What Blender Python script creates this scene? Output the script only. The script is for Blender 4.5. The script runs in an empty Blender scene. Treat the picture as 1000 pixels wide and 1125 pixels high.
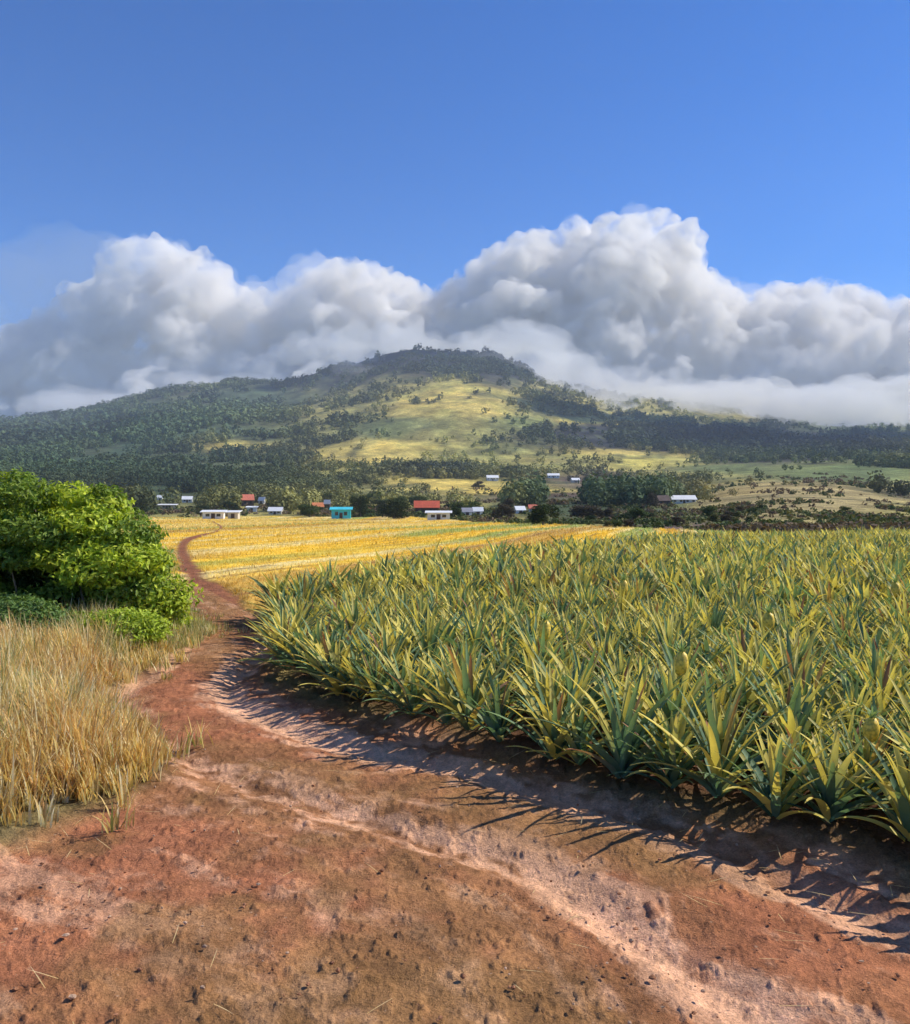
import bpy, math, random
import numpy as np
from mathutils import Vector

# ------------------------------------------------------------------ camera, sky, sun, exposure
S = bpy.context.scene
COL = S.collection
F, HY, CX, CAMZ = 960.0, 545.0, 500.0, 2.6          # focal length and horizon in photo pixels, eye height in metres
cam_d = bpy.data.cameras.new('camera'); cam = bpy.data.objects.new('camera', cam_d); COL.objects.link(cam)
cam.location = (0, 0, CAMZ); cam.rotation_euler = (math.pi/2, 0, 0)
cam_d.sensor_fit = 'HORIZONTAL'; cam_d.sensor_width = 36; cam_d.lens = 36*F/1000
cam_d.shift_y = -(562.5-HY)/1000
cam_d.clip_start = 0.1; cam_d.clip_end = 60000
S.camera = cam
SUN_AZ, SUN_EL = math.radians(72), math.radians(41)   # azimuth to the right of the view direction (+Y)
W = bpy.data.worlds.new('World'); S.world = W; W.use_nodes = True
nt = W.node_tree; nt.nodes.clear()
sky = nt.nodes.new('ShaderNodeTexSky'); sky.sky_type = 'NISHITA'; sky.sun_disc = False
sky.sun_elevation = SUN_EL; sky.sun_rotation = SUN_AZ
sky.altitude = 1500; sky.air_density = 1.0; sky.dust_density = 0.1; sky.ozone_density = 6.0
bg = nt.nodes.new('ShaderNodeBackground'); bg.inputs['Strength'].default_value = 0.11
out = nt.nodes.new('ShaderNodeOutputWorld')
hs = nt.nodes.new('ShaderNodeHueSaturation'); hs.inputs['Saturation'].default_value = 1.22; hs.inputs['Value'].default_value = 1.22; hs.inputs['Hue'].default_value = .510
nt.links.new(sky.outputs[0], hs.inputs['Color']); nt.links.new(hs.outputs[0], bg.inputs[0]); nt.links.new(bg.outputs[0], out.inputs[0])
sun_d = bpy.data.lights.new('sun', 'SUN'); sun = bpy.data.objects.new('sun', sun_d); COL.objects.link(sun)
sun_d.energy = 4.8; sun_d.angle = math.radians(0.5); sun_d.color = (1.0, 0.93, 0.80)
sdir = Vector((math.sin(SUN_AZ)*math.cos(SUN_EL), math.cos(SUN_AZ)*math.cos(SUN_EL), math.sin(SUN_EL)))
sun.rotation_euler = sdir.to_track_quat('Z', 'Y').to_euler()
S.view_settings.view_transform = 'Standard'; S.view_settings.look = 'None'
S.view_settings.exposure = 0.3; S.view_settings.gamma = 1.0
cy = S.cycles
cy.use_adaptive_sampling = True; cy.adaptive_threshold = 0.025; cy.adaptive_min_samples = 16
cy.use_denoising = True
cy.max_bounces = 12; cy.diffuse_bounces = 3; cy.glossy_bounces = 2; cy.transmission_bounces = 4
cy.transparent_max_bounces = 8; cy.volume_bounces = 9
cy.sample_clamp_indirect = 4.0

rng = np.random.default_rng(7)
random.seed(7)

# ------------------------------------------------------------------ noise and mapping
def _h(ix, iy, s):
    n = (ix.astype(np.int64)*374761393 + iy.astype(np.int64)*668265263 + s*1442695041) & 0x7fffffff
    n = ((n ^ (n >> 13))*1274126177) & 0x7fffffff
    n = n ^ (n >> 16)
    return (n & 0xffffff)/float(0xffffff)
def vnoise(x, y, s=0):
    x = np.asarray(x, float); y = np.asarray(y, float)
    ix = np.floor(x); iy = np.floor(y); fx = x-ix; fy = y-iy
    fx = fx*fx*fx*(fx*(fx*6-15)+10); fy = fy*fy*fy*(fy*(fy*6-15)+10)
    a = _h(ix, iy, s); b = _h(ix+1, iy, s); c = _h(ix, iy+1, s); d = _h(ix+1, iy+1, s)
    return (a*(1-fx)+b*fx)*(1-fy)+(c*(1-fx)+d*fx)*fy
def fbm(x, y, s=0, o=4, g=0.5):
    v = 0; a = 1; t = 0
    for k in range(o):
        v = v+a*(vnoise(x*2**k+17.3*k, y*2**k-9.1*k, s+k)*2-1); t += a; a *= g
    return v/t
def sstep(a, b, x):
    t = np.clip((np.asarray(x, float)-a)/(b-a), 0, 1); return t*t*(3-2*t)

# pixel heights of the successive hill lines of the slope, as seen from the road (photo x -> photo y)
LAY = [
 (500.,  [(-700,545),(0,548),(200,553),(450,556),(560,552),(640,549),(700,551),(760,546),(810,532),(880,527),(950,531),(1000,541),(1700,545)]),
 (1100., [(-700,500),(0,508),(200,511),(330,508),(450,512),(600,514),(700,516),(800,514),(900,508),(1000,505),(1700,500)]),
 (2000., [(-700,470),(0,484),(100,474),(200,459),(300,459),(380,452),(450,434),(520,425),(600,446),(650,462),(720,470),(800,480),(880,490),(1000,486),(1700,480)]),
 (3200., [(-700,470),(0,463),(50,459),(100,449),(150,437),(200,428),(240,420),(300,422),(340,411),(380,403),(430,389),(455,385),(500,392),(540,390),(575,404),(610,420),(660,432),(700,436),(760,446),(850,462),(920,470),(1000,468),(1700,475)]),
]
_PX = np.arange(-760., 1760., 2.)
def _smooth_profile(pr, sg):
    v = np.interp(_PX, [p[0] for p in pr], [p[1] for p in pr]); k = np.exp(-.5*(np.arange(-60, 61)*2/sg)**2); k /= k.sum()
    return np.convolve(np.pad(v, 60, mode='edge'), k, 'valid')
PROF = [_smooth_profile(pr, 7. if dd > 3000 else 22.) for dd, pr in LAY]
def zplane(d):
    return -0.0173*np.where(d > 20, np.sqrt((d-20)**2+36)-6, 0)
def terrain(x, y):
    x = np.asarray(x, float); y = np.asarray(y, float)
    r = np.hypot(x, y)
    d = np.maximum(np.maximum(y, r*0.5), 0.5)
    px = np.clip(CX+F*x/np.maximum(y, r*0.35+0.01), -700, 1700)
    px = px+0*d
    dA = np.interp(px, [300, 450, 560, 740, 1000], [300, 240, 150, 105, 80])
    yA = HY+F*(CAMZ-zplane(dA))/dA
    ld = np.log(d)
    ks = [(np.log(dA), yA)]
    for (dd, _), pv in zip(LAY, PROF):
        ks.append((np.full_like(ld, math.log(dd)), np.interp(px, _PX, pv)))
    ks.append((np.full_like(ld, math.log(4600.)), ks[-1][1]+70))
    ks.append((np.full_like(ld, math.log(16000.)), np.full_like(ld, 549.)))
    yy = ks[0][1].copy()
    for k in range(len(ks)-1):
        t = np.clip((ld-ks[k][0])/(ks[k+1][0]-ks[k][0]), 0, 1)
        if k >= 1: t = t*0.55+0.45*t*t*(3-2*t)
        yy = yy+t*(ks[k+1][1]-ks[k][1])
    amp = sstep(300, 900, d)
    n = fbm(x/420., y/420., 3, 5, 0.55)
    rid = 1-np.abs(fbm(x/260.+5, y/700., 9, 4))*2
    yy = yy-(n*7.0+rid*4.5-2)*amp*(1-0.6*sstep(2300, 3200, d))
    zf = CAMZ+(HY-yy)*d/F
    w = (d > dA)
    z = np.where(w, zf, zplane(d))
    # right-hand hill country starts nearer, with low swells
    z = z+fbm(x/60., y/60., 21, 3)*1.1*sstep(110, 260, d)
    return z

def near_surface(x, y, zone):
    """small relief of soil (ruts, clods, tilth); zone = road weight"""
    z = fbm(x*0.7, y*0.7, 31, 3)*0.05
    z = z+fbm(x*4, y*4, 41, 5, 0.6)*0.034+np.maximum(fbm(x*11, y*11, 43, 4, .65)-0.08, 0)*0.07
    return z

def inv_plane(py):
    d = np.linspace(2, 420, 40000)
    yy = HY+F*(CAMZ-zplane(d))/d
    return np.interp(-np.asarray(py, float), -yy, d)
def g(px, py):
    d = float(inv_plane(py)); return ((px-CX)/F*d, d)
def G(pts): return np.array([g(*p) for p in pts])

def inside(poly, x, y):
    x = np.asarray(x, float); y = np.asarray(y, float); c = np.zeros(x.shape, bool)
    n = len(poly); j = n-1
    for i in range(n):
        xi, yi = poly[i]; xj, yj = poly[j]
        cond = ((yi > y) != (yj > y)) & (x < (xj-xi)*(y-yi)/((yj-yi) if yj != yi else 1e-9)+xi)
        c ^= cond; j = i
    return c
def pdist(poly, x, y, closed=True):
    x = np.asarray(x, float); y = np.asarray(y, float); best = np.full(x.shape, 1e9)
    n = len(poly)
    for i in range(n if closed else n-1):
        ax, ay = poly[i]; bx, by = poly[(i+1) % n]
        dx, dy = bx-ax, by-ay; L = dx*dx+dy*dy+1e-12
        t = np.clip(((x-ax)*dx+(y-ay)*dy)/L, 0, 1)
        best = np.minimum(best, np.hypot(x-ax-t*dx, y-ay-t*dy))
    return best
def smooth(pts, n=2):
    P = [np.array(p, float) for p in pts]
    for _ in range(n):
        Q = [P[0]]
        for a, b in zip(P[:-1], P[1:]): Q += [a*.75+b*.25, a*.25+b*.75]
        Q.append(P[-1]); P = Q
    return np.array(P)

# road edges traced on the ground
RL_px = [(232,573),(248,582),(203,590),(193,600),(197,625),(202,650),(214,672),(232,690),(205,712),(150,742),(92,776),(180,818),(150,868),(60,905),(-60,935)]
RR_px = [(234.5,573),(251,581),(213,592),(203,602),(220,628),(262,655),(300,690),(302,730),(300,752),(340,768),(430,792),(530,822),(640,858),(720,880),(800,902),(900,925)]
RL = smooth(G(RL_px), 2); RR = smooth(G(RR_px), 2)
RL = np.vstack([RL, [[-4.6, 5.5], [-5.2, 3], [-5.5, -30]]])
RR = np.vstack([RR, [[3.1, 5.6], [3.9, 4.2], [4.3, 2], [4.5, -30]]])
ROAD = np.vstack([RL, RR[::-1]])
# front edge of the pineapple bed (plant bases) and its far limit
PB_near = smooth(G([(303,676),(316,696),(326,718),(318,738),(362,762),(440,790),(540,820),(650,852),(740,880),(820,900),(905,921)]), 2)
def far_d(py): return float(inv_plane(py))
PB_far = [((303-CX)/F*18.6, 18.6), ((335-CX)/F*19.5, 19.5), ((400-CX)/F*22.5, 22.5), ((500-CX)/F*27.5, 27.5), ((600-CX)/F*34, 34), ((740-CX)/F*48, 48), ((1000-CX)/F*58, 58), ((1650-CX)/F*62, 62)]
BED = np.vstack([PB_near, [[3.35, 5.6], [4.15, 4.2], [4.6, 2], [4.8, -3], [16, -3], [75, 62]], PB_far[::-1]])
# golden field: from the near edge (behind the bed and tree) to the line of village trees
def farline(px): return float(np.interp(px, [-200, 180, 300, 450, 560, 740, 900], [250, 285, 325, 265, 150, 104, 75]))
GF = np.array([g(215, 640), g(196, 604), ] + [((p-CX)/F*farline(p), farline(p)) for p in (-60, 60, 170, 240, 300, 380, 450, 500, 560, 640, 740, 860)] +
     [((860-CX)/F*54, 54), ((740-CX)/F*48.5, 48.5), ((600-CX)/F*34.5, 34.5), ((500-CX)/F*28, 28), ((400-CX)/F*23, 23), ((335-CX)/F*20.2, 20.2), ((275-CX)/F*19.6, 19.6)])
GF = np.vstack([GF[:1], [[g(-60, 606)[0], g(-60, 606)[1]]], GF[2:]])

# hill cover patches: photo px, py, rx, ry, kind, weight    kinds: y yellow grass, o olive, f forest, b dark far forest and painted cloud shadow, m mauve scrub, g green pasture, r brown grass
PAT = [
 (100,490,220,60,'f',1.4),(150,535,200,22,'f',1.1),(270,440,70,22,'f',1.0),(390,470,30,14,'f',.5),(300,522,60,10,'f',.7),(470,531,70,5,'y',1.2),(560,536,60,5,'y',1.2),(330,536,50,5,'o',1.0),(380,524,50,4,'o',1.0),
 (240,490,62,9,'y',1.5),(390,500,70,9,'y',1.3),(350,512,30,6,'y',.8),(420,515,40,6,'f',.5),(430,470,70,16,'g',.7),(365,455,50,12,'o',.8),
 (340,420,60,12,'b',1.2),(450,398,130,16,'b',1.7),(560,402,60,18,'b',1.6),(180,430,50,8,'b',1.0),(640,430,50,8,'b',.9),
 (470,442,60,20,'y',.9),(520,440,40,22,'y',1.0),(500,475,70,16,'o',1.0),(560,470,50,15,'g',.7),(450,490,70,9,'y',1.0),(560,495,70,9,'o',1.1),
 (480,521,70,5,'b',.7),(520,535,80,5,'y',1.1),(430,541,50,5,'f',.5),(600,545,70,10,'m',1.1),(620,557,80,7,'f',.8),
 (640,466,34,6,'y',1.4),(800,484,190,14,'b',2.2),(900,500,110,10,'b',1.5),(640,478,60,8,'b',1.2),(700,505,70,9,'y',1.2),(600,508,50,8,'o',.9),  # dark patches along the right slope paint a cloud shadow into the cover colour
 (650,525,60,9,'m',1.0),(750,522,80,8,'o',1.0),(800,513,80,8,'g',.9),(920,520,90,10,'g',1.3),(860,548,110,18,'r',1.7),(740,565,60,8,'g',1.0),
 (690,562,80,9,'f',.9),(980,545,30,8,'m',.9),(930,470,80,8,'g',1.3),(820,545,60,10,'y',.6),(760,575,80,8,'m',1.0),(950,575,70,9,'r',1.0),
]
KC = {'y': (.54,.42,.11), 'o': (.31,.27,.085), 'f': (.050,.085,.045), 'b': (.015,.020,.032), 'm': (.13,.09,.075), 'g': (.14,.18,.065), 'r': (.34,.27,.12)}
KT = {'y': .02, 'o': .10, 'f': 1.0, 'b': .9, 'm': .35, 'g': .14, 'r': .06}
def hill_cover(x, y, z):
    d = np.maximum(y, 30)
    px = CX+F*x/d; py = HY-F*(z-CAMZ)/d
    wx = px+fbm(x/150., y/150., 61, 4)*24*1.2; wy = py+fbm(x/150., y/220., 71, 4)*9
    acc = np.zeros(px.shape+(3,)); tw = np.full(px.shape, 0.06); td = np.full(px.shape, 0.06*0.4)
    acc += 0.06*np.array(KC['o'])
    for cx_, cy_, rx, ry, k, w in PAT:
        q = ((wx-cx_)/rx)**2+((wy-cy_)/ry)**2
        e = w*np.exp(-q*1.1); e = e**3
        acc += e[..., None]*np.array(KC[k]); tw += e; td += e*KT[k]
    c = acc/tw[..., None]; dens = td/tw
    n = fbm(x/25., y/40., 81, 5, .6)
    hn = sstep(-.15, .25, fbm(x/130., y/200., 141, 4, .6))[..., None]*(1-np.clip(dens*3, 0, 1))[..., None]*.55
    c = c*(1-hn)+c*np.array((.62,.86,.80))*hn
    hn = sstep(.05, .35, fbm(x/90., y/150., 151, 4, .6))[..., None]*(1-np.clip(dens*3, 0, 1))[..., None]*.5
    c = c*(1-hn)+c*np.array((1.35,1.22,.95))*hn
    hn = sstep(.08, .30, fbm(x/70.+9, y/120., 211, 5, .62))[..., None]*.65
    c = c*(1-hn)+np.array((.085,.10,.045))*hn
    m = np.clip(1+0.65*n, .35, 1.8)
    return c*m[..., None], np.clip(dens+.5*hn[..., 0]*(dens < .5)*(px > 240), 0, 1)

# ------------------------------------------------------------------ mesh helpers
def mesh_np(name, V, Fq, mats, colors=None, smooth_=False, mat_idx=None):
    me = bpy.data.meshes.new(name)
    V = np.asarray(V, np.float32).reshape(-1, 3); Fq = np.asarray(Fq, np.int32)
    k = Fq.shape[1]
    me.vertices.add(len(V)); me.vertices.foreach_set('co', V.ravel())
    me.loops.add(Fq.size); me.loops.foreach_set('vertex_index', Fq.ravel())
    me.polygons.add(len(Fq)); me.polygons.foreach_set('loop_start', np.arange(0, Fq.size, k, dtype=np.int32))
    if mat_idx is not None: me.polygons.foreach_set('material_index', np.asarray(mat_idx, np.int32))
    me.polygons.foreach_set('use_smooth', np.full(len(Fq), smooth_))
    me.update(calc_edges=True)
    if colors is not None:
        a = me.color_attributes.new('Col', 'FLOAT_COLOR', 'POINT')
        c = np.ones((len(V), 4), np.float32); c[:, :3] = colors
        a.data.foreach_set('color', c.ravel())
    for m in (mats if isinstance(mats, (list, tuple)) else [mats]): me.materials.append(m)
    return me
def link(name, data, parent=None, loc=(0,0,0), rz=0, label=None, cat=None, group=None, kind=None):
    o = bpy.data.objects.new(name, data); COL.objects.link(o)
    o.location = loc; o.rotation_euler = (0, 0, rz)
    if parent: o.parent = parent
    if label: o['label'] = label
    if cat: o['category'] = cat
    if group: o['group'] = group
    if kind: o['kind'] = kind
    return o
class MB:
    def __init__(s): s.V = []; s.Q = []; s.C = []; s.n = 0
    def add(s, V, Q, C=None):
        V = np.asarray(V, float).reshape(-1, 3); s.V.append(V); s.Q.append(np.asarray(Q)+s.n); s.n += len(V)
        if C is not None:
            C = np.asarray(C, float); s.C.append(np.broadcast_to(C, (len(V), 3)))
    def box(s, x0, x1, y0, y1, z0, z1, C=None):
        v = [(x0,y0,z0),(x1,y0,z0),(x1,y1,z0),(x0,y1,z0),(x0,y0,z1),(x1,y0,z1),(x1,y1,z1),(x0,y1,z1)]
        s.add(v, [(0,3,2,1),(4,5,6,7),(0,1,5,4),(1,2,6,5),(2,3,7,6),(3,0,4,7)], C)
    def tube(s, pts, rad, n=8, C=None):
        P = np.array(pts, float); R = np.array(rad, float); m = len(P); V = []
        for i in range(m):
            t = P[min(i+1, m-1)]-P[max(i-1, 0)]; t /= np.linalg.norm(t)+1e-9
            a = np.cross(t, (0.3, 0.9, 0.1)); a /= np.linalg.norm(a)+1e-9; b = np.cross(t, a)
            for k in range(n):
                th = 2*math.pi*k/n; V.append(P[i]+R[i]*(math.cos(th)*a+math.sin(th)*b))
        Q = [(i*n+k, i*n+(k+1) % n, (i+1)*n+(k+1) % n, (i+1)*n+k) for i in range(m-1) for k in range(n)]
        s.add(V, Q, C)
    def mesh(s, name, mats, smooth_=False):
        return mesh_np(name, np.vstack(s.V), np.vstack(s.Q), mats, np.vstack(s.C) if s.C else None, smooth_)

# ------------------------------------------------------------------ materials
def mat(name, rough=0.9, spec=0.2):
    m = bpy.data.materials.new(name); m.use_nodes = True; n = m.node_tree
    b = n.nodes['Principled BSDF']; b.inputs['Roughness'].default_value = rough; b.inputs['Specular IOR Level'].default_value = spec
    return m, n, b
def N(n, t, **kw):
    x = n.nodes.new(t)
    for k, v in kw.items(): setattr(x, k, v)
    return x
def mixc(n, fac, a, b, mode='MIX'):
    x = N(n, 'ShaderNodeMix', data_type='RGBA', blend_type=mode)
    for key, val in ((0, fac), (6, a), (7, b)):
        if hasattr(val, 'links') or isinstance(val, bpy.types.NodeSocket): n.links.new(val, x.inputs[key])
        else: x.inputs[key].default_value = (*val, 1) if isinstance(val, (tuple, list)) and len(val) == 3 else val
    return x.outputs[2]
def ramp(n, src, stops):
    r = N(n, 'ShaderNodeValToRGB'); e = r.color_ramp.elements
    while len(e) < len(stops): e.new(0.5)
    for el, (p, c) in zip(e, stops): el.position = p; el.color = (*c, 1) if isinstance(c, (tuple, list)) else (c, c, c, 1)
    n.links.new(src, r.inputs[0]); return r.outputs[0]
def tex(n, scale, detail=6, rough=.6, kind='noise', coord='Object', stretch=None):
    tc = N(n, 'ShaderNodeTexCoord'); src = tc.outputs[coord]
    if stretch:
        mp = N(n, 'ShaderNodeMapping'); mp.inputs['Scale'].default_value = stretch; n.links.new(src, mp.inputs[0]); src = mp.outputs[0]
    if kind == 'noise':
        t = N(n, 'ShaderNodeTexNoise'); t.inputs['Scale'].default_value = scale; t.inputs['Detail'].default_value = detail; t.inputs['Roughness'].default_value = rough
        n.links.new(src, t.inputs['Vector']); return t.outputs['Fac']
    t = N(n, 'ShaderNodeTexVoronoi'); t.inputs['Scale'].default_value = scale; n.links.new(src, t.inputs['Vector']); return t.outputs['Distance']
def attr(n, name='Col'):
    a = N(n, 'ShaderNodeAttribute'); a.attribute_name = name; return a.outputs['Color']
def bump(n, b, h, dist, strength=1.0):
    x = N(n, 'ShaderNodeBump'); x.inputs['Distance'].default_value = dist; x.inputs['Strength'].default_value = strength
    n.links.new(h, x.inputs['Height']); n.links.new(x.outputs[0], b.inputs['Normal'])

def ground_mat(name, sc, stones=True, amp=.35, bd=.02):
    m, n, b = mat(name, .95, .1)
    c = attr(n); t1 = tex(n, sc, 8, .65); t2 = tex(n, sc*6, 6, .7)
    f = ramp(n, t1, [(.3, 1-amp), (.7, 1+amp)])
    c = mixc(n, 1.0, c, f, 'MULTIPLY')
    f2 = ramp(n, t2, [(.3, 1-amp*.8), (.7, 1+amp*.8)])
    c = mixc(n, 1.0, c, f2, 'MULTIPLY')
    if stones:
        v = tex(n, sc*7, kind='voronoi'); s = ramp(n, v, [(.06, .75), (.14, 0.0)])
        t3 = tex(n, sc*1.3, 2); k = N(n, 'ShaderNodeMath', operation='MULTIPLY'); n.links.new(s, k.inputs[0]); n.links.new(ramp(n, t3, [(.5, 0.), (.6, 1.)]), k.inputs[1])
        c = mixc(n, k.outputs[0], c, (.42, .27, .17))
    t4 = tex(n, sc*34, 4, .7); c = mixc(n, 1.0, c, ramp(n, t4, [(.3, 1-amp*.9), (.7, 1+amp*.9)]), 'MULTIPLY')
    n.links.new(c, b.inputs['Base Color'])
    ad = N(n, 'ShaderNodeMath', operation='MULTIPLY_ADD'); n.links.new(t4, ad.inputs[0]); ad.inputs[1].default_value = .35; n.links.new(t2, ad.inputs[2])
    bump(n, b, ad.outputs[0], bd, 1.0)
    return m
M_road = ground_mat('red_dirt', 1.6, True, .35, .03)
M_soil = ground_mat('soil', 1.6, False, .4, .04)
M_field = ground_mat('field_soil', .5, False, .3, .05)
M_hill = ground_mat('hill_cover', .02, False, .45, 2.0)

def leaf_mat(name, trans=.35, rough=.5, spec=.35, var=.25):
    m, n, b = mat(name, rough, spec)
    c = attr(n); t = tex(n, 3.0, 3); f = ramp(n, t, [(.3, 1-var), (.7, 1+var)])
    c = mixc(n, 1.0, c, f, 'MULTIPLY')
    n.links.new(c, b.inputs['Base Color'])
    tr = N(n, 'ShaderNodeBsdfTranslucent'); n.links.new(mixc(n, 1.0, c, (1.25, 1.2, .7), 'MULTIPLY'), tr.inputs[0])
    mx = N(n, 'ShaderNodeMixShader'); mx.inputs[0].default_value = trans
    o = n.nodes['Material Output']
    n.links.new(b.outputs[0], mx.inputs[1]); n.links.new(tr.outputs[0], mx.inputs[2]); n.links.new(mx.outputs[0], o.inputs['Surface'])
    return m
M_pine = leaf_mat('pineapple_leaf', .3, .62, .22, .2)
M_leaf = leaf_mat('tree_leaf', .35, .55, .3, .3)
M_grass = leaf_mat('dry_grass', .35, .7, .15, .2)
M_far = leaf_mat('far_foliage', .15, .8, .1, .3)
def bark_mat():
    m, n, b = mat('bark', .9, .1); t = tex(n, 9, 6, .7, stretch=(1, 1, .25))
    n.links.new(ramp(n, t, [(.3, (.10, .075, .055)), (.7, (.30, .25, .19))]), b.inputs['Base Color']); bump(n, b, t, .01); return m
M_bark = bark_mat()
def plain(name, col, rough=.7, var=.15, sc=1.0, spec=.3):
    m, n, b = mat(name, rough, spec); t = tex(n, sc, 6, .65)
    lo = tuple(c*(1-var) for c in col); hi = tuple(min(1, c*(1+var)) for c in col)
    n.links.new(ramp(n, t, [(.3, lo), (.7, hi)]), b.inputs['Base Color']); return m
M_white = plain('white_paint', (.78,.76,.70), .7, .08, .6)
M_cream = plain('cream_paint', (.62,.56,.44), .7, .1, .6)
M_dark = plain('dark_timber', (.09,.06,.055), .8, .3, .8)
M_redroof = plain('red_roof', (.62,.12,.06), .6, .18, .5)
M_coral = plain('coral_roof', (.70,.20,.12), .6, .15, .5)
M_orange = plain('orange_roof', (.60,.20,.08), .6, .15, .5)
M_teal = plain('teal_sheet', (.07,.58,.66), .45, .12, .4)
M_whroof = plain('white_sheet', (.82,.82,.80), .4, .06, .4)
M_grey = plain('grey_roof', (.30,.30,.33), .6, .15, .4)
M_glass = plain('dark_glass', (.03,.035,.04), .15, .1, 1, .6)
M_fruit = None

# ------------------------------------------------------------------ ground and hills
def build_ground():
    a_front = np.linspace(-34, 34, 721)
    a_side = np.concatenate([np.arange(36, 80, 2.), np.arange(80, 281, 8.), np.arange(282, 325, 2.)])
    ang = np.radians(np.concatenate([a_front, a_side]))
    dr = [0.4]
    while dr[-1] < 17000:
        r = dr[-1]; s = 0.05 if r < 3 else (.0048 if r < 12 else .0072 if r < 30 else (.011 if r < 300 else .0085 if r < 4200 else .05))
        dr.append(r*(1+s) if r >= 3 else r+.15)
    dr = np.array(dr); A, R = np.meshgrid(ang, dr)
    X = R*np.sin(A); Y = R*np.cos(A)
    Z = terrain(X, Y)
    wn = 1-sstep(25, 60, R)
    road_in = inside(ROAD, X, Y); dre = pdist(ROAD, X, Y)
    rw = np.where(road_in, 1, -1)*dre
    rwn = rw+fbm(X*.8, Y*.8, 51, 4)*.35*wn
    wroad = sstep(-.25, .2, rwn)
    # wheel ruts follow the road's middle line
    n = 60
    tt = np.linspace(0, 1, n)
    def resamp(P):
        s = np.concatenate([[0], np.cumsum(np.hypot(*np.diff(P, axis=0).T))]); s /= s[-1]
        return np.stack([np.interp(tt, s, P[:, 0]), np.interp(tt, s, P[:, 1])], 1)
    near = (R < 60)
    q = np.full(X.shape, 9.)
    MID = smooth(G([(208,600),(209,625),(232,655),(258,688),(240,715),(195,745),(185,775),(270,815),(400,850),(540,885),(680,925)]), 2)
    MID = np.vstack([MID, [[2.3, 4.6], [3.2, 3.0], [4, -5]]])
    dm = np.full(X.shape, 50.); dm[near] = pdist(MID, X[near], Y[near], False)
    q = dm
    rut = np.exp(-((q-.72)/.2)**2)
    Z = Z+wn*(near_surface(X, Y, wroad)*(1-.35*wroad)+wroad*(-.05-.075*rut+.01*np.exp(-(q/.4)**2)))
    bed = inside(BED, X, Y); bsd = np.where(bed, 1, -1)*pdist(BED, X, Y); wb = sstep(-.25, .3, bsd+fbm(X*1.5, Y*1.5, 53, 3)*.3*wn); Z = Z+wn*wb*.06
    # colours of the soils and cover
    C = np.zeros(X.shape+(3,)); n1 = fbm(X*.9, Y*.9, 91, 4)*.5+.5; n2 = fbm(X*.35, Y*.35, 95, 3)*.5+.5; n3 = fbm(X*2.2, Y*.9, 97, 4)*.5+.5
    red = np.array((.37,.145,.07)); brn = np.array((.30,.135,.06)); pal = np.array((.76,.43,.26)); olv = np.array((.27,.155,.06))
    cr = red*sstep(.35, .65, n1)[..., None]+brn*(1-sstep(.35, .65, n1))[..., None]
    # pale dust worn along the wheel tracks, broken into streaks that follow the road
    al = np.arctan2(X, Y)*6
    st = fbm(q*3.2+fbm(X*.6, Y*.6, 101, 3)*1.6, np.hypot(X, Y)*.5+al, 103, 5, .6)*.5+.5
    st2 = fbm(X*5, Y*5, 105, 4, .65)*.5+.5
    trk = np.exp(-((q-.75)/.42)**2)
    k = sstep(.49, .66, .66*st+.38*st2+.07*trk*wn-.02)*(.60+.40*trk)*.9
    cr = cr*(1-k[..., None])+pal*k[..., None]
    k = (rut*.5*sstep(.4, .6, n1))[..., None]; cr = cr*(1-k)+pal*.9*k
    k = (sstep(.45, .62, fbm(X*.6+7, Y*.6, 99, 5, .6)*.5+.5)*.6*(1-trk*.8))[..., None]; cr = cr*(1-k)+olv*k
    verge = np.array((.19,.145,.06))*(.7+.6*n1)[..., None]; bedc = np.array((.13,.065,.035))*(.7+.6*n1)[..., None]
    C = verge*(1-wroad[..., None])+cr*wroad[..., None]
    far_red = (sstep(26, 40, R)*wroad)[..., None]; C = C*(1-far_red)+np.array((.42,.11,.05))*far_red
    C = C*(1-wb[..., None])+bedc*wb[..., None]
    gf = inside(GF, X, Y)
    fc, _ = field_col(X, Y)
    wr = (wroad*1.0)[..., None]
    Cf = fc*(1-wr)+np.array((.25,.10,.05))*wr
    C = np.where(gf[..., None], Cf, C)
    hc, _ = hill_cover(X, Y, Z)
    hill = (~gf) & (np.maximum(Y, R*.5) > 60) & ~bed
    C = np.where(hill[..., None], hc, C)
    nr, na = X.shape
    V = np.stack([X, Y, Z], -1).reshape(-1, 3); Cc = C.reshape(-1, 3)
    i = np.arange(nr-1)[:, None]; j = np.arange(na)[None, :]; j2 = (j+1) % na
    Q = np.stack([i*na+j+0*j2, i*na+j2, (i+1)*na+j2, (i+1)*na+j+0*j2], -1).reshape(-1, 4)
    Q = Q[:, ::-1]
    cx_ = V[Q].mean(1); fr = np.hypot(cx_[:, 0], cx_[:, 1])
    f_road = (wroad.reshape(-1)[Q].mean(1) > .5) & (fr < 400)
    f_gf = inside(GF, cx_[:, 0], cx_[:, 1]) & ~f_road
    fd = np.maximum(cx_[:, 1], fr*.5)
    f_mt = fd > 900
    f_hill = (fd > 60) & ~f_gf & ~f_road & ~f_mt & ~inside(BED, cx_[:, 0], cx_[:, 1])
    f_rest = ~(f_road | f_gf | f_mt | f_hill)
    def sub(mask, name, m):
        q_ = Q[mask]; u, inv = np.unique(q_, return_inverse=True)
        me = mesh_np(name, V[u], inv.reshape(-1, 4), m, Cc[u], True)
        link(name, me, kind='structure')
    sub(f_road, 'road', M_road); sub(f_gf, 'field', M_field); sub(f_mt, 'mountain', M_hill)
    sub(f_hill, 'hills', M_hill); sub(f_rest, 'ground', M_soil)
    # centre cap under the camera
    k = na; capV = np.vstack([V[:na], [[0, 0, Z[0].mean()]]])
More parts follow.
